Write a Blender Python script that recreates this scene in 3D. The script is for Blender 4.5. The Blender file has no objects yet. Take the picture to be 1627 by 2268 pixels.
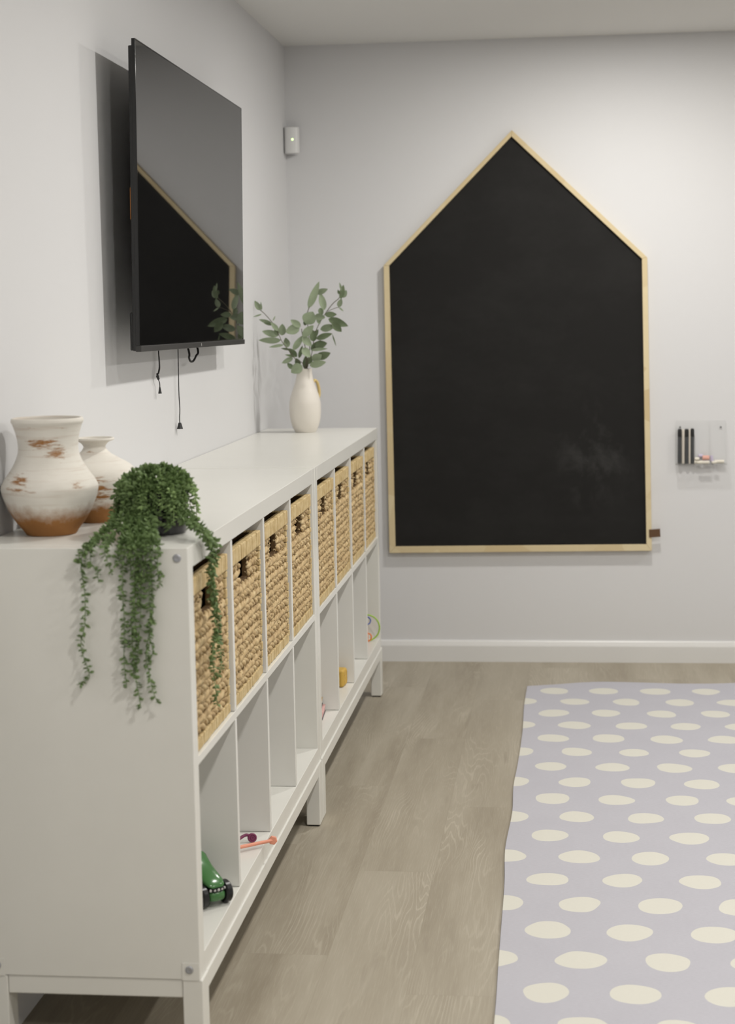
import bpy, math, random
from mathutils import Vector, Matrix, Quaternion
SC = bpy.context.scene
COL = SC.collection
R = random.Random(7)
V = Vector

# ------------------------------------------------------------------ camera calibration
CAM = V((1.0265, -6.27693, 1.325856))
YAW, PITCH, ROLL = 0.109449, 0.109529, -0.017191
F, PX, PY = 3715.63, 845.7035, 1099.909
fw = V((-math.sin(YAW)*math.cos(PITCH), math.cos(YAW)*math.cos(PITCH), -math.sin(PITCH)))
r0 = V((math.cos(YAW), math.sin(YAW), 0)); u0 = r0.cross(fw)
rt = r0*math.cos(ROLL) + u0*math.sin(ROLL)
up = -r0*math.sin(ROLL) + u0*math.cos(ROLL)

def at(x, y, axis, val):
    """measured photo point -> the point of the room on the plane axis = val"""
    d = fw + rt*((x-PX)/F) - up*((y-PY)/F)
    return CAM + d*((val-CAM[axis])/d[axis])

cam = bpy.data.cameras.new('camera'); co = bpy.data.objects.new('camera', cam); COL.objects.link(co)
m = Matrix((rt, up, -fw)).transposed().to_4x4(); m.translation = CAM
co.matrix_world = m
cam.sensor_width = 36; cam.sensor_fit = 'AUTO'
cam.lens = F/2268*36
cam.shift_x = (813.5-PX)/2268
cam.shift_y = -(1134-PY)/2268
cam.clip_start = .05
cam.dof.use_dof = True; cam.dof.focus_distance = 4.05; cam.dof.aperture_fstop = 4.5
SC.camera = co

# ------------------------------------------------------------------ materials
def rgb(r, g, b):
    f = lambda c: (c/255/12.92) if c/255 <= .04045 else ((c/255+.055)/1.055)**2.4
    return (f(r), f(g), f(b), 1)

class NT:
    def __init__(s, name):
        s.m = bpy.data.materials.new(name); s.m.use_nodes = True
        s.t = s.m.node_tree; s.b = s.t.nodes['Principled BSDF']
    def n(s, typ, ins={}, **kw):
        nd = s.t.nodes.new(typ)
        for k, v in kw.items(): setattr(nd, k, v)
        for k, v in ins.items(): s.put(nd.inputs[k], v)
        return nd
    def put(s, sock, v):
        if hasattr(v, 'is_linked') or isinstance(v, bpy.types.NodeSocket): s.t.links.new(v, sock)
        else: sock.default_value = v
    def math(s, op, a, b=0, c=None):
        nd = s.n('ShaderNodeMath', {0: a, 1: b}, operation=op)
        if c is not None: s.put(nd.inputs[2], c)
        return nd.outputs[0]
    def mix(s, f, a, b, mode='MIX'):
        nd = s.n('ShaderNodeMix', data_type='RGBA', blend_type=mode)
        s.put(nd.inputs[0], f); s.put(nd.inputs[6], a); s.put(nd.inputs[7], b)
        return nd.outputs[2]
    def ramp(s, f, stops, interp='LINEAR'):
        nd = s.n('ShaderNodeValToRGB', {0: f}); cr = nd.color_ramp; cr.interpolation = interp
        while len(cr.elements) < len(stops): cr.elements.new(.5)
        for e, (p, c) in zip(cr.elements, stops):
            e.position = p; e.color = c if len(c) == 4 else (*c, 1)
        return nd.outputs[0]
    def coord(s, kind='Object'):
        return s.n('ShaderNodeTexCoord').outputs[kind]
    def scale(s, vec, sx, sy, sz, loc=(0, 0, 0)):
        return s.n('ShaderNodeMapping', {0: vec, 1: loc, 3: (sx, sy, sz)}).outputs[0]
    def noise(s, vec, scale=5, detail=2, rough=.5, dist=0):
        return s.n('ShaderNodeTexNoise', {'Vector': vec, 'Scale': scale, 'Detail': detail, 'Roughness': rough, 'Distortion': dist}).outputs[0]
    def set(s, color=None, rough=None, metal=None, spec=None, normal=None, **kw):
        if color is not None: s.put(s.b.inputs['Base Color'], color)
        if rough is not None: s.put(s.b.inputs['Roughness'], rough)
        if metal is not None: s.put(s.b.inputs['Metallic'], metal)
        if spec is not None: s.put(s.b.inputs['Specular IOR Level'], spec)
        if normal is not None: s.put(s.b.inputs['Normal'], normal)
        return s.m
    def bump(s, h, strength=.3, dist=.002):
        return s.n('ShaderNodeBump', {'Strength': strength, 'Distance': dist, 'Height': h}).outputs[0]

def plain(name, color, rough=.5, metal=0, spec=.5, bump=0, bscale=200):
    t = NT(name)
    c = t.coord()
    nz = t.noise(c, bscale, 2)
    # a trace of surface variation so that nothing is perfectly uniform
    dark = tuple(x*.94 for x in color[:3]) + (1,)
    t.set(t.mix(nz, dark, color), rough, metal, spec)
    if bump: t.set(normal=t.bump(nz, bump, .001))
    return t.m

M = {}
t = NT('wall_paint'); c = t.coord('Object')
n1 = t.noise(c, 260, 3); n2 = t.noise(c, 1.3, 2)
t.set(t.mix(n2, (.692, .693, .705, 1), (.708, .705, .702, 1)), .62, spec=.3, normal=t.bump(n1, .12, .0012)); M['wall'] = t.m
t = NT('ceiling_paint'); n1 = t.noise(t.coord('Object'), 200, 3)
t.set((.77, .765, .74, 1), .8, spec=.2, normal=t.bump(n1, .12, .0012)); M['ceiling'] = t.m
M['trim'] = plain('white_trim', (.76, .755, .74, 1), .35)
M['melamine'] = plain('white_melamine', (.80, .79, .738, 1), .28, bscale=8)
M['melamine_edge'] = plain('white_melamine_edge', (.82, .81, .77, 1), .3, bscale=8)

# floor : long grey-brown limed oak vinyl planks along Y
t = NT('limed_oak_planks'); c = t.coord('Object')
sp = t.n('ShaderNodeSeparateXYZ', {0: c}); X, Y = sp.outputs[0], sp.outputs[1]
xk = t.math('DIVIDE', t.math('SUBTRACT', X, .352), .18)
k = t.math('FLOOR', xk); fx = t.math('SUBTRACT', xk, k)
yk = t.math('DIVIDE', t.math('SUBTRACT', t.math('ADD', Y, 1.70), t.math('MULTIPLY', k, .53)), 1.25)
j = t.math('FLOOR', yk); fy = t.math('SUBTRACT', yk, j)
idv = t.n('ShaderNodeCombineXYZ', {0: k, 1: j, 2: 3.3}).outputs[0]
wn = t.n('ShaderNodeTexWhiteNoise', {0: idv}); rid = wn.outputs[0]
off = t.math('MULTIPLY', rid, 40)
gv = t.n('ShaderNodeCombineXYZ', {0: X, 1: Y, 2: off}).outputs[0]
# cathedral grain : thin limed lines, parallel but bent by a slow noise field
fld = t.noise(t.scale(gv, 7.5, .95, 1), 1.0, 2, .45, .2)
fine = t.noise(t.scale(gv, 70, 3.5, 1), 1.0, 3, .6)
ringv = t.math('ADD', t.math('ADD', t.math('MULTIPLY', fld, 30), t.math('MULTIPLY', X, 70)), t.math('MULTIPLY', fine, 1.6))
saw = t.math('ABSOLUTE', t.math('SUBTRACT', t.math('FRACT', ringv), .5))
line = t.ramp(saw, [(0, (1, 1, 1)), (.07, (.7, .7, .7)), (.18, (0, 0, 0))])
mask = t.ramp(t.noise(t.scale(gv, 9, 1.6, 1), 1.0, 3), [(.45, (0, 0, 0)), (.68, (1, 1, 1))])
pores = t.ramp(t.noise(t.scale(gv, 420, 12, 1), 1.0, 2, .7), [(.50, (0, 0, 0)), (.72, (1, 1, 1))])
blot = t.noise(t.scale(gv, 11, 1.3, 1), 1.0, 4, .6)
base = t.ramp(blot, [(.25, rgb(140, 130, 113)), (.5, rgb(158, 149, 132)), (.75, rgb(172, 164, 148))])
tone = t.mix(t.math('MULTIPLY', rid, .40), base, rgb(170, 162, 146))
tone = t.mix(t.math('MULTIPLY', t.math('MULTIPLY', line, mask), .42), tone, rgb(200, 193, 176))
tone = t.mix(t.math('MULTIPLY', pores, .20), tone, rgb(200, 193, 178))
knot = t.ramp(t.noise(t.scale(gv, 18, 2.6, 1), 1.0, 2), [(.66, (0, 0, 0)), (.78, (1, 1, 1))])
tone = t.mix(t.math('MULTIPLY', knot, .38), tone, rgb(118, 106, 92))
ex = t.math('MINIMUM', fx, t.math('SUBTRACT', 1, fx)); ey = t.math('MULTIPLY', t.math('MINIMUM', fy, t.math('SUBTRACT', 1, fy)), 6.9)
seam = t.math('LESS_THAN', t.math('MINIMUM', ex, ey), .0035)
tone = t.mix(t.math('MULTIPLY', seam, .16), tone, rgb(112, 100, 84))
t.set(tone, t.math('ADD', .42, t.math('MULTIPLY', fine, .16)), spec=.42, normal=t.bump(t.math('ADD', fine, t.math('MULTIPLY', pores, .4)), .08, .001))
M['floor'] = t.m

# rug : lilac grey with staggered, hand drawn ivory dots
t = NT('dotted_rug'); c = t.coord('Object')
w1 = t.n('ShaderNodeTexNoise', {'Vector': c, 'Scale': 7.5, 'Detail': 1}).outputs[1]
wv = t.n('ShaderNodeVectorMath', {0: w1, 1: (.5, .5, .5)}, operation='SUBTRACT').outputs[0]
wv = t.n('ShaderNodeVectorMath', {0: wv, 1: (.034, .034, 0)}, operation='MULTIPLY').outputs[0]
cw = t.n('ShaderNodeVectorMath', {0: c, 1: wv}, operation='ADD').outputs[0]
sp = t.n('ShaderNodeSeparateXYZ', {0: cw}); X, Y = sp.outputs[0], sp.outputs[1]
v = t.math('DIVIDE', t.math('ADD', Y, .52), -.1628)
row = t.math('FLOOR', t.math('ADD', v, .5))
odd = t.math('ABSOLUTE', t.math('MODULO', row, 2))
u = t.math('DIVIDE', t.math('SUBTRACT', t.math('SUBTRACT', X, .983), t.math('MULTIPLY', odd, .070)), .1745)
cl = t.math('FLOOR', t.math('ADD', u, .5))
dx = t.math('MULTIPLY', t.math('SUBTRACT', u, cl), .1745/.0485)
dy = t.math('MULTIPLY', t.math('SUBTRACT', v, row), .1628/.0485)
rr = t.math('SQRT', t.math('ADD', t.math('MULTIPLY', dx, dx), t.math('MULTIPLY', dy, dy)))
rr = t.math('ADD', rr, t.math('MULTIPLY', t.math('LESS_THAN', row, -.5), 9))
dot = t.ramp(rr, [(0, (1, 1, 1)), (.97, (1, 1, 1)), (1.0, (0, 0, 0))])
wea = t.noise(t.scale(c, 90, 420, 1), 1.0, 3, .7)
blo = t.noise(c, 5, 4, .65)
field = t.mix(wea, rgb(174, 173, 180), rgb(200, 199, 206))
field = t.mix(t.math('MULTIPLY', blo, .5), field, rgb(172, 171, 179))
dotc = t.mix(wea, rgb(208, 206, 196), rgb(217, 215, 205))
t.set(t.mix(dot, field, dotc), .9, spec=.15, normal=t.bump(wea, .25, .0012)); M['rug'] = t.m

# woven water-hyacinth
def fibre(name, c1, c2, c3, sc):
    t = NT(name); c = t.coord('Object')
    a = t.noise(c, 46, 2); b = t.noise(t.scale(c, 240, 60, 240), sc, 3, .6)
    col = t.ramp(a, [(.28, c1), (.5, c2), (.72, c3)])
    col = t.mix(t.math('MULTIPLY', b, .5), col, tuple(x*.62 for x in c2[:3])+(1,))
    t.set(col, .62, spec=.25, normal=t.bump(b, .5, .0015)); return t.m
M['weave'] = fibre('water_hyacinth_braid', rgb(158, 132, 94), rgb(198, 172, 128), rgb(220, 199, 156), 1.0)
M['wrap'] = fibre('water_hyacinth_wrapping', rgb(186, 160, 112), rgb(208, 184, 136), rgb(222, 202, 158), 1.0)
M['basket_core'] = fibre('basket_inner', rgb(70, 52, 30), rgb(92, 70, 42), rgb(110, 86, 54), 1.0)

M['black_plastic'] = plain('black_plastic', rgb(30, 30, 30), .35)
M['black_gloss'] = plain('gloss_black_plastic', rgb(20, 20, 20), .12)
M['black_cord'] = plain('black_cord', rgb(20, 19, 18), .6)
M['bezel_grey'] = plain('charcoal_bezel', rgb(52, 51, 50), .45)
t = NT('screen_glass'); t.set((.0035, .0035, .0035, 1), .018, spec=.5); t.b.inputs['IOR'].default_value = 1.5; M['screen'] = t.m
M['orange'] = plain('orange_sticker', rgb(150, 92, 30), .5)
M['chrome'] = plain('zinc_bolt', (.46, .47, .50, 1), .5, .8)
M['steel'] = plain('dark_steel', (.25, .25, .25, 1), .4, .9)

# chalkboard : matt black with faint chalk smears
t = NT('chalkboard_paint'); c = t.coord('Object')
sp = t.n('ShaderNodeSeparateXYZ', {0: c})
gx = t.math('DIVIDE', t.math('SUBTRACT', sp.outputs[0], 1.14), .19); gz = t.math('DIVIDE', t.math('SUBTRACT', sp.outputs[2], .78), .24)
g = t.math('SUBTRACT', 1, t.math('ADD', t.math('MULTIPLY', gx, gx), t.math('MULTIPLY', gz, gz)))
g = t.math('MAXIMUM', g, 0)
sm = t.ramp(t.noise(t.scale(c, 8, 1, 7), 1.0, 6, .72, .4), [(.50, (0, 0, 0)), (.72, (1, 1, 1))])
sm2 = t.ramp(t.noise(t.scale(c, 3, 1, 5), 1.0, 6, .7), [(.45, (0, 0, 0)), (.8, (1, 1, 1))])
f = t.math('ADD', t.math('MULTIPLY', t.math('MULTIPLY', g, sm), .042), t.math('MULTIPLY', sm2, .012))
t.set(t.mix(f, (.0118, .0112, .0104, 1), (.6, .6, .58, 1)), .72, spec=.22); M['chalkboard'] = t.m

# pale finger jointed pine
t = NT('pale_pine'); c = t.coord('Object')
gr = t.noise(t.scale(c, 40, 40, 40), 1, 3, .6)
cell = t.n('ShaderNodeTexVoronoi', {'Vector': c, 'Scale': 5.2}, feature='F1').outputs[1]
sepc = t.n('ShaderNodeSeparateColor', {0: cell}).outputs[0]
col = t.mix(sepc, rgb(205, 186, 146), rgb(222, 208, 172))
col = t.mix(t.math('MULTIPLY', gr, .25), col, rgb(196, 168, 120))
t.set(col, .5, spec=.3); M['pine'] = t.m
M['leather'] = plain('brown_leather', rgb(92, 64, 38), .5, bump=.3)

# limewashed terracotta
def vase_mat(name, zlo, zhi, spots, streak):
    t = NT(name); c = t.coord('Object')
    sp = t.n('ShaderNodeSeparateXYZ', {0: c}); Z = sp.outputs[2]
    edge = t.noise(c, 42, 5, .7); big = t.noise(c, 9, 2)
    h = t.math('ADD', Z, t.math('ADD', t.math('MULTIPLY', t.math('SUBTRACT', edge, .5), .038), t.math('MULTIPLY', t.math('SUBTRACT', big, .5), .02)))
    lime = t.n('ShaderNodeMapRange', {0: h, 1: zlo, 2: zhi}).outputs[0]
    scr = t.noise(t.scale(c, 38, 38, 210), 1.0, 5, .75)
    wear = None
    for (px_, py_, pz_, rx, ry, rz, amt) in spots:
        d = t.n('ShaderNodeVectorMath', {0: c, 1: (px_, py_, pz_)}, operation='SUBTRACT').outputs[0]
        d = t.n('ShaderNodeVectorMath', {0: d, 1: (1/rx, 1/ry, 1/rz)}, operation='MULTIPLY').outputs[0]
        L = t.n('ShaderNodeVectorMath', {0: d}, operation='LENGTH').outputs[1]
        s_ = t.math('MULTIPLY', t.math('MAXIMUM', t.math('SUBTRACT', 1, L), 0), amt)
        wear = s_ if wear is None else t.math('MAXIMUM', wear, s_)
    wm = t.math('SUBTRACT', t.math('ADD', scr, wear), .70)
    wm = t.n('ShaderNodeMapRange', {0: wm, 1: 0.0, 2: .16}).outputs[0]
    str_ = t.ramp(t.noise(t.scale(c, 9, 9, 200), 1.0, 3, .6), [(.54, (0, 0, 0)), (.70, (1, 1, 1))])
    wm2 = t.math('MAXIMUM', wm, t.math('MULTIPLY', str_, streak))
    white = t.mix(t.noise(c, 18, 4, .6), rgb(218, 213, 203), rgb(236, 232, 224))
    clay = t.mix(t.noise(c, 30, 3), rgb(146, 102, 60), rgb(168, 120, 74))
    f = t.math('MULTIPLY', lime, t.math('SUBTRACT', 1, wm2))
    t.set(t.mix(f, clay, white), .85, spec=.15, normal=t.bump(t.math('ADD', scr, t.math('MULTIPLY', edge, .6)), .25, .002))
    return t.m
M['ceramic'] = plain('matt_white_ceramic', rgb(228, 222, 212), .45, bscale=30)
M['wicker_handle'] = plain('pale_rattan', rgb(214, 190, 128), .55)

def leaf_mat(name, c1, c2, sc, rough=.6):
    t = NT(name); c = t.coord('Object')
    n = t.noise(c, sc, 2); t.set(t.mix(n, c1, c2), rough, spec=.3); return t.m
M['sage'] = leaf_mat('sage_leaf', rgb(118, 132, 104), rgb(158, 170, 142), 28)
M['sage_dark'] = leaf_mat('sage_leaf_dark', rgb(84, 98, 70), rgb(122, 136, 104), 28)
M['twig'] = plain('twig_bark', rgb(92, 88, 70), .7)
M['succ'] = leaf_mat('trailing_leaf', rgb(56, 80, 42), rgb(132, 155, 99), 60, .5)
M['succ_light'] = leaf_mat('young_trailing_leaf', rgb(104, 132, 76), rgb(156, 178, 118), 60, .5)
M['vine_stem'] = plain('vine_stem', rgb(96, 112, 66), .7)
M['pot'] = plain('glazed_black_pot', rgb(28, 28, 30), .16)
M['soil'] = plain('dark_soil', rgb(48, 40, 30), .95)

M['toy_green'] = plain('green_toy_plastic', rgb(70, 118, 66), .2)
M['toy_black'] = plain('black_toy_rubber', rgb(18, 18, 19), .3)
M['toy_grey'] = plain('toy_lamp', rgb(190, 190, 185), .25)
M['coral'] = plain('coral_silicone', rgb(234, 156, 128), .5)
M['plum'] = plain('plum_silicone', rgb(120, 48, 84), .5)
M['yellow'] = plain('yellow_rubber', rgb(206, 168, 76), .55)
M['lime'] = plain('lime_plastic', rgb(160, 200, 60), .35)
M['blue'] = plain('blue_plastic', rgb(66, 92, 170), .35)
M['orange_ring'] = plain('orange_plastic', rgb(236, 130, 50), .35)
M['violet'] = plain('violet_plastic', rgb(70, 50, 110), .35)
M['book_tan'] = plain('tan_board', rgb(198, 168, 122), .6)
M['book_dark'] = plain('slate_board', rgb(84, 80, 84), .6)
M['book_pink'] = plain('pink_board', rgb(216, 172, 168), .6)
M['page'] = plain('page_block', rgb(226, 220, 206), .8)
M['sensor'] = plain('white_sensor_plastic', (.74, .74, .73, 1), .35)
t = NT('sensor_led'); t.set((.2, .5, .1, 1), .3); t.b.inputs['Emission Color'].default_value = (.62, 1, .30, 1); t.b.inputs['Emission Strength'].default_value = 2.2; M['led'] = t.m

t = NT('clear_acrylic')
fr = t.math('ADD', .025, t.math('MULTIPLY', t.math('POWER', t.n('ShaderNodeLayerWeight', {0: .5}).outputs[1], 4), .22))
tr = t.n('ShaderNodeBsdfTransparent', {0: (.995, .996, .995, 1)}).outputs[0]
gl = t.n('ShaderNodeBsdfGlossy', {0: (1, 1, 1, 1), 1: .03}).outputs[0]
mx = t.n('ShaderNodeMixShader', {0: fr, 1: tr, 2: gl}).outputs[0]
t.t.links.new(mx, t.t.nodes['Material Output'].inputs[0]); M['acrylic'] = t.m
t = NT('satin_acrylic')
tr = t.n('ShaderNodeBsdfTransparent', {0: (.90, .90, .895, 1)}).outputs[0]
gl = t.n('ShaderNodeBsdfGlossy', {0: (1, 1, 1, 1), 1: .12}).outputs[0]
mx = t.n('ShaderNodeMixShader', {0: .08, 1: tr, 2: gl}).outputs[0]
t.t.links.new(mx, t.t.nodes['Material Output'].inputs[0]); M['acrylic_tray'] = t.m
M['marker_black'] = plain('black_marker_barrel', rgb(70, 72, 74), .4)
M['marker_cap'] = plain('black_marker_cap', rgb(24, 24, 25), .35)
M['marker_white'] = plain('ivory_marker_barrel', rgb(222, 214, 202), .4)
M['chalk_white'] = plain('white_chalk', rgb(232, 226, 212), .9)
M['chalk_coral'] = plain('coral_chalk', rgb(224, 172, 158), .9)
M['chalk_lilac'] = plain('lilac_chalk', rgb(200, 192, 214), .9)

# ------------------------------------------------------------------ mesh builder
class MB:
    def __init__(s): s.v = []; s.f = []
    def add(s, vs, fs, mat=None):
        o = len(s.v)
        s.v += [tuple(mat @ V(p)) if mat else tuple(p) for p in vs]
        s.f += [tuple(o+i for i in f) for f in fs]; return s
    def box(s, lo, hi, mat=None):
        x0, y0, z0 = lo; x1, y1, z1 = hi
        return s.add([(x0,y0,z0),(x1,y0,z0),(x1,y1,z0),(x0,y1,z0),(x0,y0,z1),(x1,y0,z1),(x1,y1,z1),(x0,y1,z1)],
                     [(0,3,2,1),(4,5,6,7),(0,1,5,4),(1,2,6,5),(2,3,7,6),(3,0,4,7)], mat)
    def prism(s, poly, a, b, axis, mat=None):
        """poly of 2D points extruded along axis from a to b"""
        n = len(poly)
        def mk(p, h):
            if axis == 0: return (h, p[0], p[1])
            if axis == 1: return (p[0], h, p[1])
            return (p[0], p[1], h)
        vs = [mk(p, a) for p in poly] + [mk(p, b) for p in poly]
        fs = [tuple(range(n))[::-1], tuple(range(n, 2*n))] + [(i, (i+1) % n, n+(i+1) % n, n+i) for i in range(n)]
        return s.add(vs, fs, mat)
    def tube(s, pts, rad, n=8, caps=True, closed=False, flat=1.0):
        pts = [V(p) for p in pts]; N = len(pts)
        rads = rad if isinstance(rad, (list, tuple)) else [rad]*N
        tang = []
        for i in range(N):
            if closed: d = pts[(i+1) % N]-pts[i-1]
            else: d = pts[min(i+1, N-1)]-pts[max(i-1, 0)]
            tang.append(d.normalized() if d.length > 1e-9 else V((0, 0, 1)))
        ref = V((0, 0, 1)) if abs(tang[0].z) < .9 else V((1, 0, 0))
        nrm = (ref - tang[0]*ref.dot(tang[0])).normalized()
        vs = []
        for i in range(N):
            nrm = (nrm - tang[i]*nrm.dot(tang[i]))
            nrm = nrm.normalized() if nrm.length > 1e-9 else tang[i].orthogonal().normalized()
            bn = tang[i].cross(nrm)
            for a in range(n):
                th = 2*math.pi*a/n
                vs.append(pts[i]+nrm*math.cos(th)*rads[i]+bn*math.sin(th)*rads[i]*flat)
        fs = []
        for i in range(N if closed else N-1):
            k2 = (i+1) % N
            for a in range(n):
                fs.append((i*n+a, i*n+(a+1) % n, k2*n+(a+1) % n, k2*n+a))
        if caps and not closed:
            fs.append(tuple(range(n))[::-1]); fs.append(tuple((N-1)*n+a for a in range(n)))
        return s.add(vs, fs)
    def lathe(s, prof, n=48, mat=None):
        """prof: (r, z) from bottom outwards/upwards; r = 0 ends close"""
        vs = []; idx = []
        for (r_, z) in prof:
            if r_ < 1e-6: idx.append([len(vs)]*n); vs.append((0, 0, z))
            else:
                idx.append(list(range(len(vs), len(vs)+n)))
                vs += [(r_*math.cos(2*math.pi*a/n), r_*math.sin(2*math.pi*a/n), z) for a in range(n)]
        fs = []
        for i in range(len(prof)-1):
            A, B = idx[i], idx[i+1]
            for a in range(n):
                q = [A[a], A[(a+1) % n], B[(a+1) % n], B[a]]
                q2 = []
                for x in q:
                    if x not in q2: q2.append(x)
                if len(q2) > 2: fs.append(tuple(q2))
        return s.add(vs, fs, mat)
    def blob(s, c, rad, mat=None, n=8, m_=6):
        prof = [(math.sin(math.pi*i/m_), -math.cos(math.pi*i/m_)) for i in range(m_+1)]
        prof[0] = (0, -1); prof[-1] = (0, 1)
        T = Matrix.Translation(V(c)) @ (mat or Matrix.Identity(4)) @ Matrix.Diagonal((rad[0], rad[1], rad[2], 1))
        return s.lathe(prof, n, T)
    def build(s, name, mat, parent=None, smooth=None, bevel=0, loc=None, seg=2):
        me = bpy.data.meshes.new(name); me.from_pydata(s.v, [], s.f); me.update()
        me.materials.append(mat)
        if smooth is not None:
            me.polygons.foreach_set('use_smooth', [True]*len(me.polygons))
            if smooth < 180: me.set_sharp_from_angle(angle=math.radians(smooth))
        o = bpy.data.objects.new(name, me); COL.objects.link(o)
        if parent: o.parent = parent
        if loc is not None: o.location = loc
        if bevel:
            b = o.modifiers.new('bevel', 'BEVEL'); b.width = bevel; b.segments = seg; b.limit_method = 'ANGLE'; b.angle_limit = math.radians(40)
        return o

def tag(o, label, cat, group=None):
    o['label'] = label; o['category'] = cat
    if group: o['group'] = group
    return o
def thing(name, label, cat, loc=(0, 0, 0), rot=None, group=None):
    o = bpy.data.objects.new(name, None); COL.objects.link(o); o.empty_display_size = .05
    o.location = loc
    if rot is not None: o.rotation_euler = rot
    return tag(o, label, cat, group)
def struct(o): o['kind'] = 'structure'; return o
def spline(pts, n=8):
    """Catmull-Rom through pts"""
    P = [V(p) for p in pts]; out = []
    P2 = [P[0]*2-P[1]] + P + [P[-1]*2-P[-2]]
    for i in range(1, len(P2)-2):
        a, b, c_, d = P2[i-1:i+3]
        for q in range(n):
            x = q/n
            out.append(.5*((2*b)+(-a+c_)*x+(2*a-5*b+4*c_-d)*x*x+(-a+3*b-3*c_+d)*x**3))
    out.append(P[-1]); return out

# ------------------------------------------------------------------ room
RX, RY, CZ = 4.6, -8.6, 2.309
TH = .12
struct(MB().box((-TH, RY-TH, -TH), (RX+TH, TH, 0)).build('floor', M['floor']))
struct(MB().box((-TH, RY-TH, CZ), (RX+TH, TH, CZ+TH)).build('ceiling', M['ceiling']))
struct(MB().box((-TH, RY, 0), (0, 0, CZ)).build('wall_left', M['wall']))
struct(MB().box((-TH, 0, 0), (RX+TH, TH, CZ)).build('wall_back', M['wall']))
struct(MB().box((RX, RY, 0), (RX+TH, 0, CZ)).build('wall_right', M['wall']))
struct(MB().box((-TH, RY-TH, 0), (RX+TH, RY, CZ)).build('wall_front', M['wall']))
prof = [(-.0002, 0), (-.0145, 0), (-.0145, .060), (-.0135, .064), (-.009, .077), (-.006, .0805), (-.0002, .0815)]
struct(MB().prism([(y, z) for y, z in prof], .001, RX-.001, 0).build('baseboard_back', M['trim']))

# ------------------------------------------------------------------ shelf units
LEG, H, L, D = .1668, .765, 1.465, .3845
TK, CELL, DV = .038, .335, .016
ZT = LEG+H; ZS = LEG+TK
YF = -.5598; YM = YF-L; YMN = YM-.008; YN = YMN-L      # far unit YF..YM, near unit YMN..YN
def shelf_unit(y0, x0, rz, label):
    """y0 = near end; local frame: x 0..D from the wall, y 0..L"""
    t_ = thing('shelf_unit', label, 'shelf', (x0, y0, 0), (0, 0, rz), 'white cube shelf units')
    e = .0007
    MB().box((0, TK+e, ZT-TK), (D, L-TK-e, ZT)).build('top_panel', M['melamine'], t_, bevel=.0012)
    MB().box((0, TK+e, LEG), (D, L-TK-e, ZS)).build('bottom_panel', M['melamine'], t_, bevel=.0012)
    MB().box((0, 0, LEG), (D, TK, ZT)).build('side_panel', M['melamine'], t_, bevel=.0012)
    MB().box((0, L-TK, LEG), (D, L, ZT)).build('side_panel', M['melamine'], t_, bevel=.0012)
    zm = ZS+.3365
    MB().box((.003, TK+e, zm), (D-.001, L-TK-e, zm+DV)).build('middle_shelf', M['melamine'], t_, bevel=.0008)
    for i in range(3):
        yy = TK+CELL*(i+1)+DV*i
        MB().box((.003, yy, ZS+e), (D-.001, yy+DV, zm-e)).build('divider', M['melamine_edge'], t_, bevel=.0008)
        MB().box((.003, yy, zm+DV+e), (D-.001, yy+DV, ZT-TK-e)).build('divider', M['melamine_edge'], t_, bevel=.0008)
    # under-frame
    za = LEG-.034
    for xa in (0.0, D-.032):
        for ya in (0.0, L-.050):
            lg = MB().box((xa, ya, .004), (xa+.036, ya+.050, LEG-e)).build('leg', M['melamine'], t_, bevel=.002)
            ye = -.0014 if ya == 0 else L
            MB().box((xa+(.004 if xa == 0 else 0), ye, LEG-.001), (xa+.032-(0 if xa == 0 else .001), ye+.0014, LEG+.031)).build('fixing_tab', M['melamine'], lg, bevel=.0005)
            MB().box((xa+.004, ya+.004, 0), (xa+.032, ya+.046, .0041)).build('foot_pad', M['black_plastic'], lg)
    for xa in (.001, D-.0145):
        MB().box((xa, .0502, za), (xa+.018, L-.0502, LEG-e)).build('apron', M['melamine'], t_, bevel=.0022)
    for ya in (.002, L-.020):
        MB().box((.0362, ya, za), (D-.0322, ya+.018, LEG-e)).build('apron', M['melamine'], t_, bevel=.0022)
    # end bolts and the leg plates under the lower ones
    for ye, s in ((0, -1), (L, 1)):
        for xb in (.0185, D-.0185):
            for zb in (ZT-.0175, LEG+.0185):
                m4 = Matrix.Translation((xb, ye+s*(.0014 if zb < 1*LEG+.1 else 0), zb)) @ Matrix.Rotation(math.radians(90)*(-s), 4, 'X')
                MB().lathe([(0, .0), (.0072, .0), (.0072, .0012), (.0058, .0022), (.0034, .0022), (.003, .0012), (0, .0012)], 20, m4).build('bolt', M['chrome'], t_, smooth=30)
    return t_
near = shelf_unit(YN, .0015, 0, 'white low cube shelf unit nearer the camera, carrying terracotta vases and trailing plant')
far = shelf_unit(YM, .0015, 0, 'white low cube shelf unit farther back, carrying the white vase of leafy stems')

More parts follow.
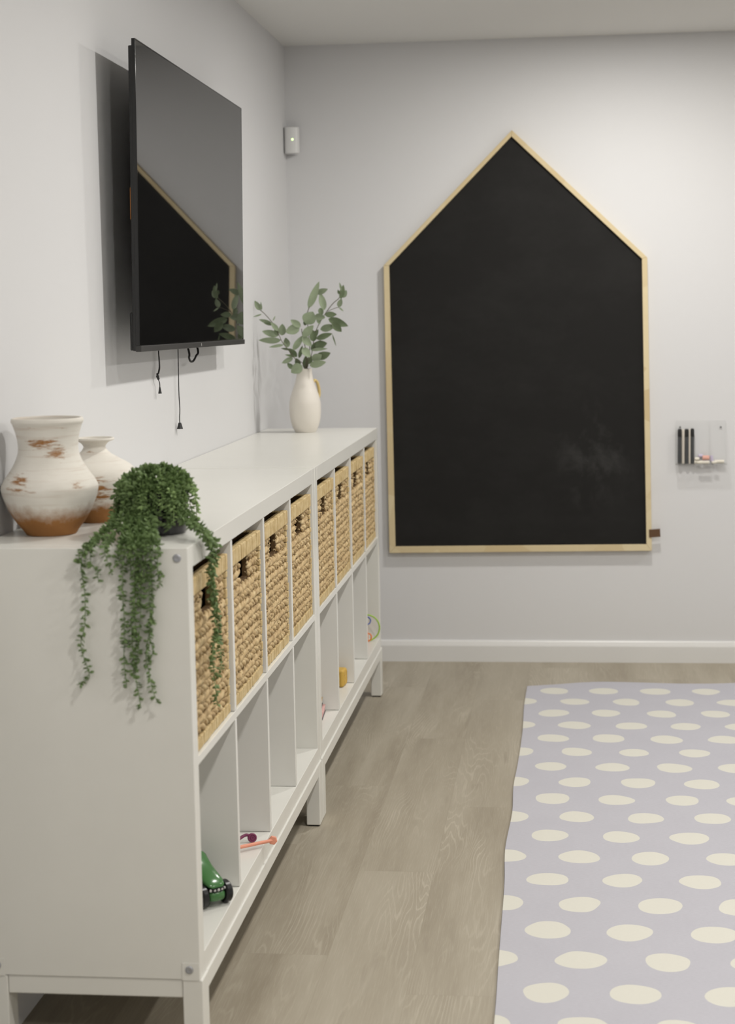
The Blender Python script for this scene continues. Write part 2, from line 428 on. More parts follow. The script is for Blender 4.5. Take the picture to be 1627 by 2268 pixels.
# ------------------------------------------------------------------ baskets
BW, BD, BH = .322, .33, .312
def basket(rnd):
    """local: origin bottom centre; front face at x=0, y -BW/2..BW/2, body towards -x"""
    parts = {}
    th = .010; hw = BW/2; xf = -.0100
    core = MB()
    hz0, hz1, hh = BH-.081, BH-.033, .050
    core.box((-BD, -hw+.004, 0), (xf, hw-.004, .008))                    # floor
    core.box((-BD, -hw+.004, .0081), (-BD+th, hw-.004, BH-.004))         # back
    for s in (-1, 1):
        a, b = sorted((s*(hw-.004), s*(hw-.004-th)))
        core.box((-BD+th, a, .0081), (xf, b, BH-.004))
    a = hw-.004-th
    core.box((xf-th, -a, .0081), (xf, a, hz0)); core.box((xf-th, -a, hz1), (xf, a, BH-.004))
    core.box((xf-th, -a, hz0), (xf, -hh, hz1)); core.box((xf-th, hh, hz0), (xf, a, hz1))
    parts['core'] = core
    # front braid rows: two twisted strands each, handedness alternating
    br = MB(); rows = 15; z0, z1 = .024, BH-.033; pitch = (z1-z0)/rows
    def rope(ya, yb, z, hand, ph, back=0):
        n = max(6, int((yb-ya)/.0042)); rr = pitch*.31
        wl = .054*rnd.uniform(.8, 1.25)
        wob = rnd.uniform(0, 6)
        for s in (0, math.pi):
            pts = []; rad = []
            for i in range(n+1):
                y = ya+(yb-ya)*i/n
                th_ = hand*2*math.pi*y/wl+ph+s
                dz = .0014*math.sin(y*23+wob)+.0009*math.sin(y*71+wob*2)
                pts.append((xf+.0020-back+.0036*math.cos(th_), y, z+dz+pitch*.25*math.sin(th_)))
                rad.append(rr*(1+.22*math.sin(y*230+ph*3+s)+rnd.uniform(-.14, .14)))
            if back: rad[0] *= .55; rad[1] *= .8; rad[-1] *= .55; rad[-2] *= .8
            br.tube(pts, rad, 7)
    for i in range(rows):
        z = z0+pitch*(i+.5)
        hand = 1 if i % 2 else -1
        if z+pitch*.4 > hz0 and z-pitch*.4 < hz1:
            rope(-hw+.0155, -hh, z, hand, rnd.uniform(0, 6), .0025); rope(hh, hw-.0155, z, hand, rnd.uniform(0, 6), .0025)
        else:
            rope(-hw+.0155, hw-.0155, z, hand, rnd.uniform(0, 6))
    for _ in range(150):                                    # loose fibres and strand ends
        y = rnd.uniform(-hw+.02, hw-.02); z = rnd.uniform(z0+.006, z1-.006)
        if z > hz0-.012 and abs(y) < hh+.012: continue
        a_ = rnd.uniform(-.9, .9)+(0 if rnd.random() < .8 else 1.57); l_ = rnd.uniform(.008, .022)
        dy, dz = math.cos(a_)*l_, math.sin(a_)*l_
        x_ = xf+.0090+rnd.uniform(-.003, .0015)
        br.tube([(x_-.003, y-dy*.5, z-dz*.5), (x_+.001, y, z), (x_-.0025, y+dy*.5, z+dz*.5)], [.0006, rnd.uniform(.001, .0022), .0006], 5, flat=.5)
    parts['front_weave'] = br
    # wrapped bands
    def band(mb, along, a, b, lo, hi, depth0, depth1):
        p = a
        while p < b-.002:
            w = min(rnd.uniform(.012, .020), b-p)
            o = rnd.uniform(-.0011, .0011); g = .0006
            if along == 'y': mb.box((depth0, p+g, lo+o*.5), (depth1+o, p+w-g, hi+o*.6))
            else: mb.box((depth0, lo+o*.4, p+g), (depth1+o, hi+o*.4, p+w-g))
            p += w
    rim = MB()
    band(rim, 'y', -hw, hw, BH-.032, BH, -.016, .0012)
    band(rim, 'y', -hw, hw, BH-.030, BH, -BD-.001, -BD+.011)
    for s in (-1, 1):
        p = -BD+.0115
        while p < -.018:
            w = min(rnd.uniform(.014, .02), -.0165-p); o = rnd.uniform(-.0008, .0008)
            if w < .004: break
            y0, y1 = sorted((s*hw+o*s, s*(hw-.011)))
            rim.box((p, y0, BH-.030), (p+w-.001, y1, BH+o)); p += w
    parts['rim'] = rim
    bot = MB(); band(bot, 'y', -hw+.013, hw-.013, .001, .023, -.012, .0004); parts['bottom_band'] = bot
    for s in (-1, 1):
        pm = MB(); a, b = sorted((s*(hw-.0135), s*(hw-.001))); band(pm, 'z', .001, BH-.0325, a, b, -.014, .0004)
        parts['post%d' % s] = pm
    return parts
zm_top = ZS+.3365+DV
blabels = [
 'woven straw basket in the nearest top cubby, half hidden behind the hanging green vine',
 'woven straw basket second from the near end, with a tall dark open handle slot',
 'woven straw basket third from the near end, beside the last one of the nearer unit',
 'woven straw basket fourth from the near end, last one of the nearer shelf unit',
 'woven straw basket fifth from the near end, first one of the farther shelf unit',
 'woven straw basket third from the far end of the row, in the farther shelf unit',
 'woven straw basket second from the far end of the row, in the farther shelf unit',
 'woven straw basket at the far end of the row, nearest the chalkboard wall']
bi = 0
for unit_y in (YN, YM):
    for i in range(4):
        yc = unit_y+TK+CELL*(i+.5)+DV*i
        rnd = random.Random(100+bi)
        b = thing('woven_basket', blabels[bi], 'basket', (D+.0015-.005+rnd.uniform(-.003, .001), yc+rnd.uniform(-.002, .002), zm_top), (0, 0, rnd.uniform(-.006, .006)), 'woven baskets in the top cubbies')
        P = basket(rnd)
        P['core'].build('basket_body', M['basket_core'], b)
        P['front_weave'].build('front_weave', M['weave'], b, smooth=180)
        P['rim'].build('rim', M['wrap'], b, bevel=.0022)
        P['bottom_band'].build('bottom_band', M['wrap'], b, bevel=.002)
        for s in (-1, 1): P['post%d' % s].build('corner_post', M['wrap'], b, bevel=.002)
        bi += 1

# ------------------------------------------------------------------ television
TW, THH = 1.2412, .6880
yw, tl, rl = -.0016, .01555, -.0061
a0 = V((math.sin(yw), math.cos(yw), 0)); n0 = V((math.cos(yw), -math.sin(yw), 0)); b0 = V((0, 0, 1))
nn = n0*math.cos(tl)-b0*math.sin(tl); bb = b0*math.cos(tl)+n0*math.sin(tl)
aa = a0*math.cos(rl)+bb*math.sin(rl); bb2 = bb*math.cos(rl)-a0*math.sin(rl)
tvm = Matrix((nn, aa, bb2)).transposed()          # local x = out of the wall, y = along it, z = up
tv = thing('tv', 'large black flat television mounted on the left wall above the shelves', 'television', (.0850, -1.9603, 1.5868))
tv.rotation_euler = tvm.to_euler()
hw, hh = TW/2, THH/2
MB().box((-.0016, -hw+.0035, -hh+.0165), (-.0004, hw-.0035, hh-.0035)).build('screen', M['screen'], tv)
fr = MB()                                            # slim frame around the panel
fr.box((-.009, -hw, -hh+.0135), (0, -hw+.0034, hh)); fr.box((-.009, hw-.0034, -hh+.0135), (0, hw, hh))
fr.box((-.009, -hw+.0034, hh-.0034), (0, hw-.0034, hh)); fr.box((-.009, -hw+.0034, -hh+.0135), (-.0017, hw-.0034, hh-.0034))
fr.build('panel_frame', M['black_gloss'], tv, bevel=.0008)
MB().box((-.010, -hw, -hh-.0005), (.0035, hw, -hh+.0134)).build('bottom_bar', M['bezel_grey'], tv, bevel=.0012)
MB().box((.0035, .012, -hh+.003), (.0039, .016, -hh+.0105)).build('badge', M['toy_grey'], tv)
MB().prism([(-.0091, -hw+.006), (-.019, -hw+.010), (-.019, hw-.010), (-.0091, hw-.006)], -hh+.001, hh-.014, 2).build('back_shell', M['black_plastic'], tv, bevel=.002)
MB().prism([(-.0191, -hw+.012), (-.027, -hw+.018), (-.027, hw-.018), (-.0191, hw-.012)], -hh+.002, -hh+.088, 2).build('speaker_housing', M['black_plastic'], tv, bevel=.003)
MB().box((-.040, -.25, -hh+.02), (-.0191, .25, .06)).build('electronics_hump', M['black_plastic'], tv, bevel=.008)
MB().box((-.0196, -hw+.0091, -.05), (-.0180, -hw+.0099, .02)).build('sticker', M['orange'], tv)
br = thing('tv_wall_bracket', 'black steel wall bracket behind the television', 'bracket', (0, -1.9603, 1.60))
MB().box((.0005, -.22, -.09), (.0055, .22, .09)).build('wall_plate', M['steel'], br, bevel=.001)
for s in (-1, 1): MB().box((.0056, s*.17-.02, -.11), (.0425, s*.17+.02, .15)).build('mounting_rail', M['steel'], br, bevel=.002)
# pull cords and cable loop hanging below it
def cord_thing(label, pts_px, X0, cone, knot=None):
    P0 = at(*pts_px[0], 0, X0)
    o = thing('pull_cord', label, 'cord', (X0, P0.y, P0.z), None, 'black pull cords under the television')
    pts = [at(x, y, 0, X0)-V((X0, P0.y, P0.z)) for x, y in pts_px]
    pts = [V((0, 0, .16)), V((0, 0, .06))] + pts
    MB().tube(spline(pts, 5), .0013, 6).build('cord', M['black_cord'], o, smooth=180)
    e = pts[-1]
    MB().lathe([(0, cone[2]), (cone[0], cone[2]), (cone[1], 0), (0, 0)], 24, Matrix.Translation((e.x, e.y, e.z-cone[2]+.001))).build('cone_grip', M['black_plastic'], o, smooth=40)
    return o, V((X0, P0.y, P0.z))
c1, B1 = cord_thing('short black knotted pull cord with a slim cone end, nearer end of the television', [(350.5, 776), (351.5, 790), (352.5, 812), (350, 826), (348, 835), (352, 844), (353.5, 850), (353.8, 858)], .012, (.0017, .0045, .0165))
kn = at(349, 834, 0, .012)-B1
k_ = MB(); k_.blob(kn, (.004, .004, .005)); k_.blob(kn+V((.001, .002, -.005)), (.0035, .003, .004)); k_.blob(kn+V((0, -.002, .006)), (.003, .003, .003))
k_.build('knot', M['black_cord'], c1, smooth=180)
dbl = [at(x, y, 0, .012)-B1 for x, y in ((350.8, 776), (352.4, 792), (353.5, 815), (351, 828))]
MB().tube(spline([V((.001, .002, .1))]+dbl, 5), .0014, 6).build('doubled_cord', M['black_cord'], c1, smooth=180)
cord_thing('long straight black pull cord ending in a wide cone, middle of the television', [(394, 772), (395, 820), (396, 870), (398, 905), (397.5, 925), (398, 937)], .0105, (.0035, .0083, .0165))
lp = [at(x, y, 0, .024) for x, y in ((418, 760), (418, 778), (418.5, 792), (421, 799.5), (425, 801), (429, 798), (434, 788), (438, 775), (440, 762))]
cb = thing('cable_loop', 'short black cable looping down below the far half of the television', 'cable', lp[0])
lq = [p-lp[0] for p in lp]; lq[0] += V((-.0212, 0, .05)); lq[-1] += V((-.0212, 0, .05))
MB().tube(spline(lq, 5), .0029, 8).build('cable', M['black_cord'], cb, smooth=180)

# ------------------------------------------------------------------ chalkboard
YB = -.028
cbd = thing('chalkboard', 'big house-shaped black chalkboard with pale wood frame on the back wall', 'chalkboard', (0, 0, 0))
OUT = [(849, 588), (1133, 288), (1433, 570), (1443, 1220), (862, 1225)]
INN = [(861, 588.5), (1132, 302), (1421, 573), (1431, 1206), (875, 1211)]
o2 = [at(x, y, 1, YB) for x, y in OUT]; i2 = [at(x, y, 1, YB) for x, y in INN]
names_ = 5
for k_ in range(5):
    a, b, c_, d = o2[k_], o2[(k_+1) % 5], i2[(k_+1) % 5], i2[k_]
    e = (b-a).normalized()*.0002
    MB().prism([((a+e).x, (a+e).z), ((b-e).x, (b-e).z), ((c_-e).x, (c_-e).z), ((d+e).x, (d+e).z)], YB, -.0006, 1).build('frame_rail', M['pine'], cbd, bevel=.0012)
ce = sum(i2, V((0, 0, 0)))/5
pan = [p+(p-ce)*.004 for p in i2]
MB().prism([(p.x, p.z) for p in pan], -.016, -.0008, 1).build('board', M['chalkboard'], cbd)
tb = [at(x, y, 1, YB-.002) for x, y in ((1436.5, 1173), (1461, 1171), (1462, 1189), (1437, 1190.5))]
MB().prism([(p.x, p.z) for p in tb], YB-.0030, YB-.0003, 1).build('leather_tab', M['leather'], cbd, bevel=.0005)

# ------------------------------------------------------------------ motion sensor in the corner
sc_ = at(646, 311, 1, -.045)
sn = thing('motion_sensor', 'small white motion detector with green light high in the wall corner', 'sensor', (sc_.x, -.045, sc_.z), (0, 0, math.radians(16)))
pf = []
for i in range(13):
    th_ = math.pi*i/12
    pf.append((.0275*math.cos(th_), -.006-.012*math.sin(th_)))
MB().prism([(.0275, .028), (.0275, -.006)] + pf[1:-1] + [(-.0275, -.006), (-.0275, .028)], -.048, .048, 2).build('housing', M['sensor'], sn, smooth=35, bevel=.003)
MB().lathe([(0, .0015), (.0028, .001), (.0038, 0), (0, 0)], 16, Matrix.Translation((0, -.0178, .002)) @ Matrix.Rotation(math.radians(90), 4, 'X')).build('status_light', M['led'], sn, smooth=60)
MB().box((-.02, .0281, -.04), (.0, .0365, .04)).build('corner_foot', M['sensor'], sn)

# ------------------------------------------------------------------ acrylic marker holder
hz = at(1550, 1029, 1, -.03).z; hx0 = at(1494.5, 980, 1, 0).x; hx1 = at(1607, 980, 1, 0).x; hzt = at(1550, 931, 1, 0).z
HW = hx1-hx0; HHt = hzt-hz
ah = thing('acrylic_holder', 'clear acrylic wall tray holding chalk and markers right of the chalkboard', 'wall shelf', (hx0, 0, hz))
MB().box((0, -.0035, 0), (HW, -.0010, HHt)).build('back_plate', M['acrylic'], ah, bevel=.0008)
MB().box((0, -.052, 0), (HW, -.0036, .003)).build('tray_floor', M['acrylic_tray'], ah, bevel=.0006)
MB().box((0, -.0545, 0), (HW, -.0521, .014)).build('front_lip', M['acrylic'], ah, bevel=.0006)
sp_ = [(-.0036, .0031), (-.052, .0031), (-.052, .028), (-.026, HHt*.74), (-.012, HHt*.92), (-.0036, HHt*.95)]
for nm, xx in (('side_panel', 0), ('side_panel', HW-.003), ('divider_panel', HW*.655)):
    MB().prism(sp_, xx, xx+.003, 0).build(nm, M['acrylic'], ah, bevel=.0006)
for x_, y_ in ((1505.5, 946), (1595.5, 946)):
    p = at(x_, y_, 1, -.004)
    MB().lathe([(0, .002), (.003, .0016), (.0036, 0), (.0016, 0), (.0016, -.0036), (0, -.0036)], 16, Matrix.Translation((p.x-hx0, -.0036, p.z-hz)) @ Matrix.Rotation(math.radians(90), 4, 'X')).build('screw', M['steel'], ah, smooth=50)
# markers
zt_ = hz+.0032
mk = [(1504.5, .0075, 'black', 950), (1512.5, .0065, 'white', 951), (1520, .0075, 'black', 950), (1527, .0065, 'white', 951), (1532.5, .0070, 'black', 949)]
ml = ['black capped marker at the outer end of the acrylic tray, under the screw', 'ivory marker between the first and second black markers in acrylic tray',
      'black capped marker in the middle of the five in the acrylic tray', 'ivory marker between the second and third black markers in acrylic tray',
      'black capped marker beside the chalk pieces in the acrylic tray']
for (x, r_, kind, ytop), lb in zip(mk, ml):
    yy = -.018 if kind == 'black' else -.0125
    p = at(x, 990, 1, yy); top = at(x, ytop, 1, yy).z-zt_
    o = thing('chalk_marker', lb, 'marker', (p.x, yy, zt_), None, 'markers in the acrylic tray')
    bm_, cm_ = (M['marker_black'], M['marker_cap']) if kind == 'black' else (M['marker_white'], M['marker_white'])
    cz_ = top*.77
    MB().lathe([(0, 0), (r_*.8, 0), (r_*.95, .004), (r_*.95, cz_), (0, cz_)], 20).build('barrel', bm_, o, smooth=40)
    MB().lathe([(0, cz_+.0002), (r_, cz_+.0002), (r_, top-.006), (r_*.75, top), (0, top)], 20).build('cap', cm_, o, smooth=40)
# chalk pieces : (x0,y0)-(x1,y1) photo ends, radius, colour, depth
chalks = [
 ((1537, 1019), (1556, 1017), .0055, 'chalk_white', 'white chalk stick lying under the coral chalk, nearest the markers', .0056, -.020),
 ((1543, 1024), (1570, 1023), .0052, 'chalk_white', 'long white chalk stick at the front of the acrylic tray', .0053, -.036),
 ((1538, 1006), (1548, 1011), .006, 'chalk_white', 'short white chalk stub on top of the white sticks by the markers', .0172, -.022),
 ((1555, 1007), (1570, 1007), .0085, 'chalk_coral', 'fat coral pink chalk resting on top of the white chalk', .0215, -.024),
 ((1546, 1003), (1556, 1004), .006, 'chalk_lilac', 'lilac chalk stub behind the coral chalk in the acrylic tray', .0275, -.011),
 ((1576, 1018), (1574, 1005), .006, 'chalk_lilac', 'lilac chalk leaning against the divider of the acrylic tray', None, -.016),
 ((1582, 1017), (1603, 1018), .006, 'chalk_white', 'cream chalk stick at the back of the outer compartment of tray', .0062, -.016),
 ((1576, 1024), (1586, 1023), .005, 'chalk_white', 'short white chalk stub at the front of the outer compartment', .0051, -.034)]
for (a, b, r_, mt, lb, zc, yy) in chalks:
    p, q = at(a[0], a[1], 1, yy), at(b[0], b[1], 1, yy)
    if zc is not None: p.z = q.z = zt_+zc
    else: p.z = zt_+.002+r_; q.z = p.z+.02
    if p.x > q.x and zc is not None: p, q = q, p
    o = MB().tube([(0, 0, 0), (q-p)*.02, (q-p)*.98, (q-p)], [r_*.85, r_, r_, r_*.85], 12).build('chalk_stick', M[mt], smooth=40, loc=p)
    tag(o, lb, 'chalk', 'chalk pieces in the acrylic tray')

# ------------------------------------------------------------------ terracotta vases
def lathe_thing(name, label, cat, loc, outer, wall, mat, body='body', n=72, rz=0):
    o = thing(name, label, cat, loc, (0, 0, rz))
    sp = spline([(r_, 0, z) for r_, z in outer], 5)
    pr = [(0, 0)] + [(p.x, p.z) for p in sp]
    inner = [(max(p.x-wall, .004), p.z) for p in reversed(sp) if p.z > wall*1.2]
    pr += [(pr[-1][0]-wall*.25, pr[-1][1]+wall*.35), (inner[0][0]+wall*.2, pr[-1][1]+wall*.3)]
    pr += inner[1:] + [(0, wall*1.2)]
    MB().lathe(pr, n).build(body, mat, o, smooth=50)
    return o
S1 = 1/1200
def prof_from(rows, ybase, s): return [(hw_*s, (ybase-y)*s) for y, hw_ in rows]
rows = [(1184, 52), (1182, 55), (1172, 62), (1158, 73), (1145, 81.5), (1131, 89.5), (1115, 96.5), (1100, 102), (1088, 105), (1081, 106), (1074, 104.5), (1062, 98), (1050, 89), (1038, 81), (1026, 74), (1014, 69), (1003, 66), (990, 65), (975, 66.5), (960, 69.5), (945, 74), (939, 77), (935, 78.5), (930, 78)]
M['vase_tall'] = vase_mat('limewashed_terracotta', .030, .060,
    [(.006, -.055, .170, .055, .05, .020, .42), (.032, -.05, .152, .045, .05, .022, .40), (-.035, -.07, .105, .045, .05, .020, .40), (-.03, -.075, .088, .06, .05, .012, .38), (.062, -.05, .094, .03, .04, .012, .30), (0, -.02, .198, .10, .1, .006, .30)], .22)
va = lathe_thing('terracotta_vase', 'tall limewashed terracotta vase with wide mouth at the near end of shelf', 'vase', (.0885, -3.305, ZT), prof_from(rows, 1184, 1/1202), .006, M['vase_tall'])
rows = [(1157, 36), (1155, 38), (1145, 46), (1130, 58), (1112, 71), (1095, 82), (1080, 89), (1066, 92), (1054, 91), (1042, 86), (1030, 74), (1020, 57), (1012, 43), (1005, 33), (998, 26.5), (992, 24), (986, 27), (981, 33), (977.5, 42.5), (974, 43.5)]
M['vase_small'] = vase_mat('limewashed_terracotta_rough', .030, .050,
    [(-.01, -.07, .086, .10, .06, .016, .46), (.0, -.075, .070, .10, .06, .018, .50), (.01, -.07, .054, .10, .06, .018, .44), (.0, -.02, .137, .03, .03, .006, .3)], .12)
lathe_thing('terracotta_vase', 'squat limewashed terracotta vase with narrow neck behind the trailing plant', 'vase', (.1235, -3.125, ZT), prof_from(rows, 1157, 1/1136), .005, M['vase_small'])

# ------------------------------------------------------------------ white vase with leafy stems
vb = V((.1655, -.742, ZT))
S2 = 1/661
rows = [(959, 22), (957, 23.5), (948, 28), (936, 32), (922, 34.3), (908, 35), (895, 34.6), (883, 32.3), (872, 29), (862, 25.2), (852, 21.8), (842, 19), (832, 17.4), (824, 16.7), (820, 16.8)]
wv_ = lathe_thing('white_vase', 'matt white ceramic vase with pale handle at the far end of shelf', 'vase', vb, prof_from(rows, 959, S2), .003, M['ceramic'], n=56)
hd = [(.0225, .020, .158), (.0290, .027, .172), (.036, .034, .166), (.0405, .038, .150), (.0425, .039, .132), (.041, .037, .116), (.036, .031, .104)]
MB().tube(spline(hd, 5), .0042, 8, flat=1.7).build('handle', M['wicker_handle'], wv_, smooth=180)
bq = thing('leafy_branches', 'grey green artificial leafy stems standing in the white vase', 'plant', vb+V((0, 0, .012)))
YV = -.742
def q(x, y, dy=0):
    return at(560+x/6.78, 600+y/6.78, 1, YV+dy)-bq.location
stems = [
 [(780, 1490, 0), (640, 1330, -.02), (540, 1200, -.03), (430, 1050, -.03), (330, 830, -.02), (180, 650, -.01), (110, 590, 0)],
 [(790, 1490, .0), (800, 1250, -.01), (740, 950, -.03), (730, 870, -.04)],
 [(800, 1490, 0), (850, 1200, .01), (830, 900, .02), (810, 680, .02), (840, 560, .02), (920, 420, .03), (950, 340, .03)],
 [(810, 1490, 0), (880, 1250, 0), (920, 1000, .01), (980, 820, .02), (1100, 620, .03), (1200, 490, .03), (1290, 410, .03), (1320, 330, .03)],
 [(880, 1200, 0), (1000, 1050, -.02), (1100, 960, -.03), (1190, 940, -.03)],
 [(1110, 610, .03), (1230, 560, .03), (1290, 545, .03)]]
for i, st in enumerate(stems):
    pts = [q(x, y, d) for x, y, d in st]
    if i < 4: pts = [V((pts[0].x*.3+R.uniform(-.01, .01), pts[0].y*.3+R.uniform(-.01, .01), .002))] + pts
    MB().tube(spline(pts, 6), .0013 if i < 4 else .0009, 6).build('stem', M['twig'], bq, smooth=180)
def leaf_mesh(base, tip, width, tilt, bend):
    d = tip-base; Ln = d.length; d.normalize()
    view = (CAM-(bq.location+base)).normalized()
    sd = d.cross(view).normalized()
    nr = sd.cross(d).normalized()
    sd = Quaternion(d, tilt) @ sd; nr = Quaternion(d, tilt) @ nr
    mb = MB(); n = 9; vs = []; th_ = .00035
    for i in range(n+1):
        u_ = i/n
        w = width*.5*(math.sin(math.pi*min(1, u_**.80*1.0))**.75) if 0 < u_ < 1 else .0003
        cpt = base+d*(Ln*u_)+nr*(bend*Ln*math.sin(math.pi*u_*.5)**2)
        for s in (-1, -.5, 0, .5, 1):
            vs.append(cpt+sd*(w*s)+nr*(.22*w*abs(s)))
    m_ = len(vs)
    fs = []
    for i in range(n):
        for k2 in range(4):
            a = i*5+k2; fs.append((a, a+1, a+6, a+5))
    vs2 = vs+[p-nr*th_ for p in vs]
    fs2 = fs+[tuple(m_+i for i in reversed(f)) for f in fs]
    mb.add(vs2, fs2); return mb
LV = [((110,590),(25,450),85,0,0),((130,590),(115,460),30,0,0),((130,650),(5,690),26,0,0),((300,750),(335,675),22,0,0),
 ((290,790),(95,725),62,0,-.02),((290,810),(160,785),38,1,-.02),((380,900),(270,770),75,0,-.03),((385,970),(135,905),105,0,-.02),
 ((420,1040),(80,1050),100,0,-.03),((460,1110),(240,1145),46,0,-.03),((435,970),(440,795),120,0,.0),((700,850),(488,925),150,0,-.05),
 ((715,840),(565,735),100,0,-.05),((520,1150),(490,1000),100,0,-.01),((560,1180),(420,1165),36,1,-.01),((660,1290),(540,1165),95,1,-.01),
 ((640,1290),(480,1260),42,1,-.02),((600,1310),(430,1385),80,0,-.02),((600,1470),(515,1385),75,1,0),((740,1420),(575,1530),165,0,-.04),
 ((600,1190),(755,970),95,0,-.05),((690,1310),(740,1120),60,1,.01),((740,990),(880,1130),115,0,-.05),((740,1160),(860,1295),125,0,-.05),
 ((790,1480),(790,1270),95,1,.02),((750,990),(905,815),125,0,-.05),((830,560),(1000,165),120,0,.02),((945,340),(1125,270),88,0,.03),
 ((1070,590),(1010,325),112,0,.03),((1005,555),(1035,675),82,1,.02),((800,800),(900,610),215,0,-.02),((920,690),(1085,700),110,0,.01),
 ((1080,660),(1255,650),92,1,.02),((1130,720),(1430,830),125,1,.01),((1190,770),(1330,915),118,1,.0),((1010,880),(1235,825),112,0,.01),
 ((1315,420),(1355,210),85,1,.03),((1330,400),(1405,290),95,0,.04),((1330,300),(1300,178),34,0,.03),((1295,350),(1275,285),40,1,.03),
 ((1285,545),(1325,415),82,0,.03),((1290,548),(1358,605),26,0,.03),((910,1060),(890,880),115,1,.0),((930,1130),(1110,1085),130,1,-.02),
 ((950,1020),(1195,945),95,1,-.03),((1190,955),(1247,1128),20,1,-.03),((870,1190),(1115,1165),52,0,-.03),((890,1340),(1030,1260),135,0,-.03),
 ((950,1300),(1165,1230),130,1,-.02),((850,1420),(1090,1370),112,0,-.04),((880,1200),(980,1050),110,1,0),((900,1000),(980,880),80,1,.02),
 ((780,820),(800,700),70,1,.01),((700,1430),(640,1310),90,1,.02),((840,1400),(870,1270),80,1,.03),((1000,800),(960,690),60,0,.02),((330,860),(380,960),60,1,-.02)]
def qd(p, base_dy): return q(p[0], p[1], base_dy)
for i, (b_, t_, w, dk, dy) in enumerate(LV):
    bs = q(b_[0], b_[1], dy); tp = q(t_[0], t_[1], dy+R.uniform(-.012, .008))
    leaf_mesh(bs, tp, w/6.78/670, R.uniform(-.35, .35), R.uniform(-.10, .10)).build('leaf', M['sage_dark' if dk else 'sage'], bq, smooth=180)

# ------------------------------------------------------------------ trailing plant
pc = V((.2845, -3.298, ZT))
pl = thing('trailing_plant', 'green trailing plant in a glossy black pot spilling over the shelf corner', 'plant', pc)
MB().lathe([(0, 0), (.050, 0), (.054, .003), (.057, .03), (.0585, .074), (.0575, .078), (.0545, .077), (.0535, .062), (0, .062)], 48).build('pot', M['pot'], pl, smooth=40)
MB().lathe([(0, .068), (.03, .069), (.052, .064), (.053, .0625), (0, .0625)], 32).build('soil', M['soil'], pl, smooth=60)
def leaflet(mb, p, d, ln, wd):
    """small plump pointed leaf at p heading d"""
    d = V(d).normalized(); sd = d.orthogonal().normalized(); sd = Quaternion(d, R.uniform(0, 6.28)) @ sd; nr = d.cross(sd)
    vs = [p]
    for u_, w, h_ in ((.30, .80, .30), (.62, .92, .34)):
        c_ = p+d*ln*u_
        vs += [c_+sd*wd*.5*w, c_+nr*wd*.5*h_, c_-sd*wd*.5*w, c_-nr*wd*.5*h_]
    vs.append(p+d*ln)
    fs = [(0, 2, 1), (0, 3, 2), (0, 4, 3), (0, 1, 4)]
    for a in range(4):
        b = (a+1) % 4; fs.append((1+a, 1+b, 5+b, 5+a)); fs.append((5+a, 5+b, 9))
    mb.add(vs, fs)
def vine(path, density=380, lmin=.010, lmax=.0165, start=0, mat='succ'):
    pts = spline(path, 7)
    mb = MB(); mb.tube(pts, .0007, 5)
    seg = 0
    for i in range(len(pts)-1):
        a, b = pts[i], pts[i+1]; ln = (b-a).length; t_ = (b-a).normalized() if ln > 1e-7 else V((0, 0, -1))
        cnt = ln*density; k2 = int(cnt)+(1 if R.random() < cnt-int(cnt) else 0)
        for _ in range(k2):
            f_ = R.random(); p = a+(b-a)*f_
            g = 1-.35*(i/len(pts))
            out = V((R.gauss(0, 1), R.gauss(0, 1), R.gauss(0, 1))); out = (out-t_*out.dot(t_)).normalized()
            leaflet(mb, p, out*.9+t_*R.uniform(-.1, .75), R.uniform(lmin, lmax)*g, R.uniform(.0058, .0095)*g)
    o = mb.build('trailing_vine', M[mat], pl); return o
YE = YN-.0125                       # vines hang just in front of the end panel
def hang(px_list, rim_ang, yy=YE, axis=1, dens=400, mat='succ', rim_r=.058):
    """from the pot rim, across the top, over the edge and down through the photo points"""
    pts = [at(x, y, axis, yy)-pc for x, y in px_list]
    ca, sa = math.cos(rim_ang), math.sin(rim_ang)
    st = [V((ca*.012, sa*.012, .078)), V((ca*.040, sa*.040, .094)), V((ca*(rim_r+.006), sa*(rim_r+.006), .080)), V((ca*(rim_r+.012), sa*(rim_r+.012), .045))]
    e = pts[0]
    mid = st[-1]*.45+e*.55; mid.z = max(e.z+.012, .014)
    if axis == 0: mid = st[-1]*.5+e*.5; mid.z = max(mid.z, .016)
    vine(st+[mid]+pts, dens, mat=mat)
Z2 = lambda L_: [(x/2.984, 880+y/2.984) for x, y in L_]
A = math.radians
hang(Z2([(575, 985), (535, 1100), (560, 1300), (560, 1500), (535, 1650), (590, 1830), (560, 1880), (505, 1900)]), A(215), dens=375)
hang(Z2([(610, 985), (600, 1090), (640, 1160), (652, 1225)]), A(222), dens=375)
hang(Z2([(690, 990), (705, 1070), (742, 1175)]), A(230), dens=375)
hang(Z2([(545, 1010), (525, 1090), (600, 1110)]), A(210), dens=412)
hang(Z2([(800, 985), (800, 1070), (815, 1130)]), A(240), dens=500)
hang(Z2([(800, 985), (760, 1080), (770, 1120)]), A(236), dens=375)
hang(Z2([(835, 985), (812, 1120), (810, 1300), (822, 1500), (820, 1750), (838, 1920)]), A(246), dens=412)
hang(Z2([(870, 985), (890, 1200), (880, 1420), (868, 1500), (880, 1720), (905, 1900), (932, 2055)]), A(252), dens=450)
hang(Z2([(905, 985), (900, 1150), (888, 1400), (900, 1600), (880, 1800), (890, 1860)]), A(256), dens=450)
hang(Z2([(940, 985), (930, 1200), (930, 1400), (918, 1600), (905, 1790)]), A(261), dens=450)
hang(Z2([(985, 985), (990, 1200), (985, 1330), (992, 1500), (965, 1700), (985, 1820), (1010, 1940), (1042, 2020)]), A(268), dens=412)
hang(Z2([(1010, 985), (1000, 1150), (1010, 1400), (985, 1560), (1010, 1680), (960, 1800)]), A(270), dens=375)
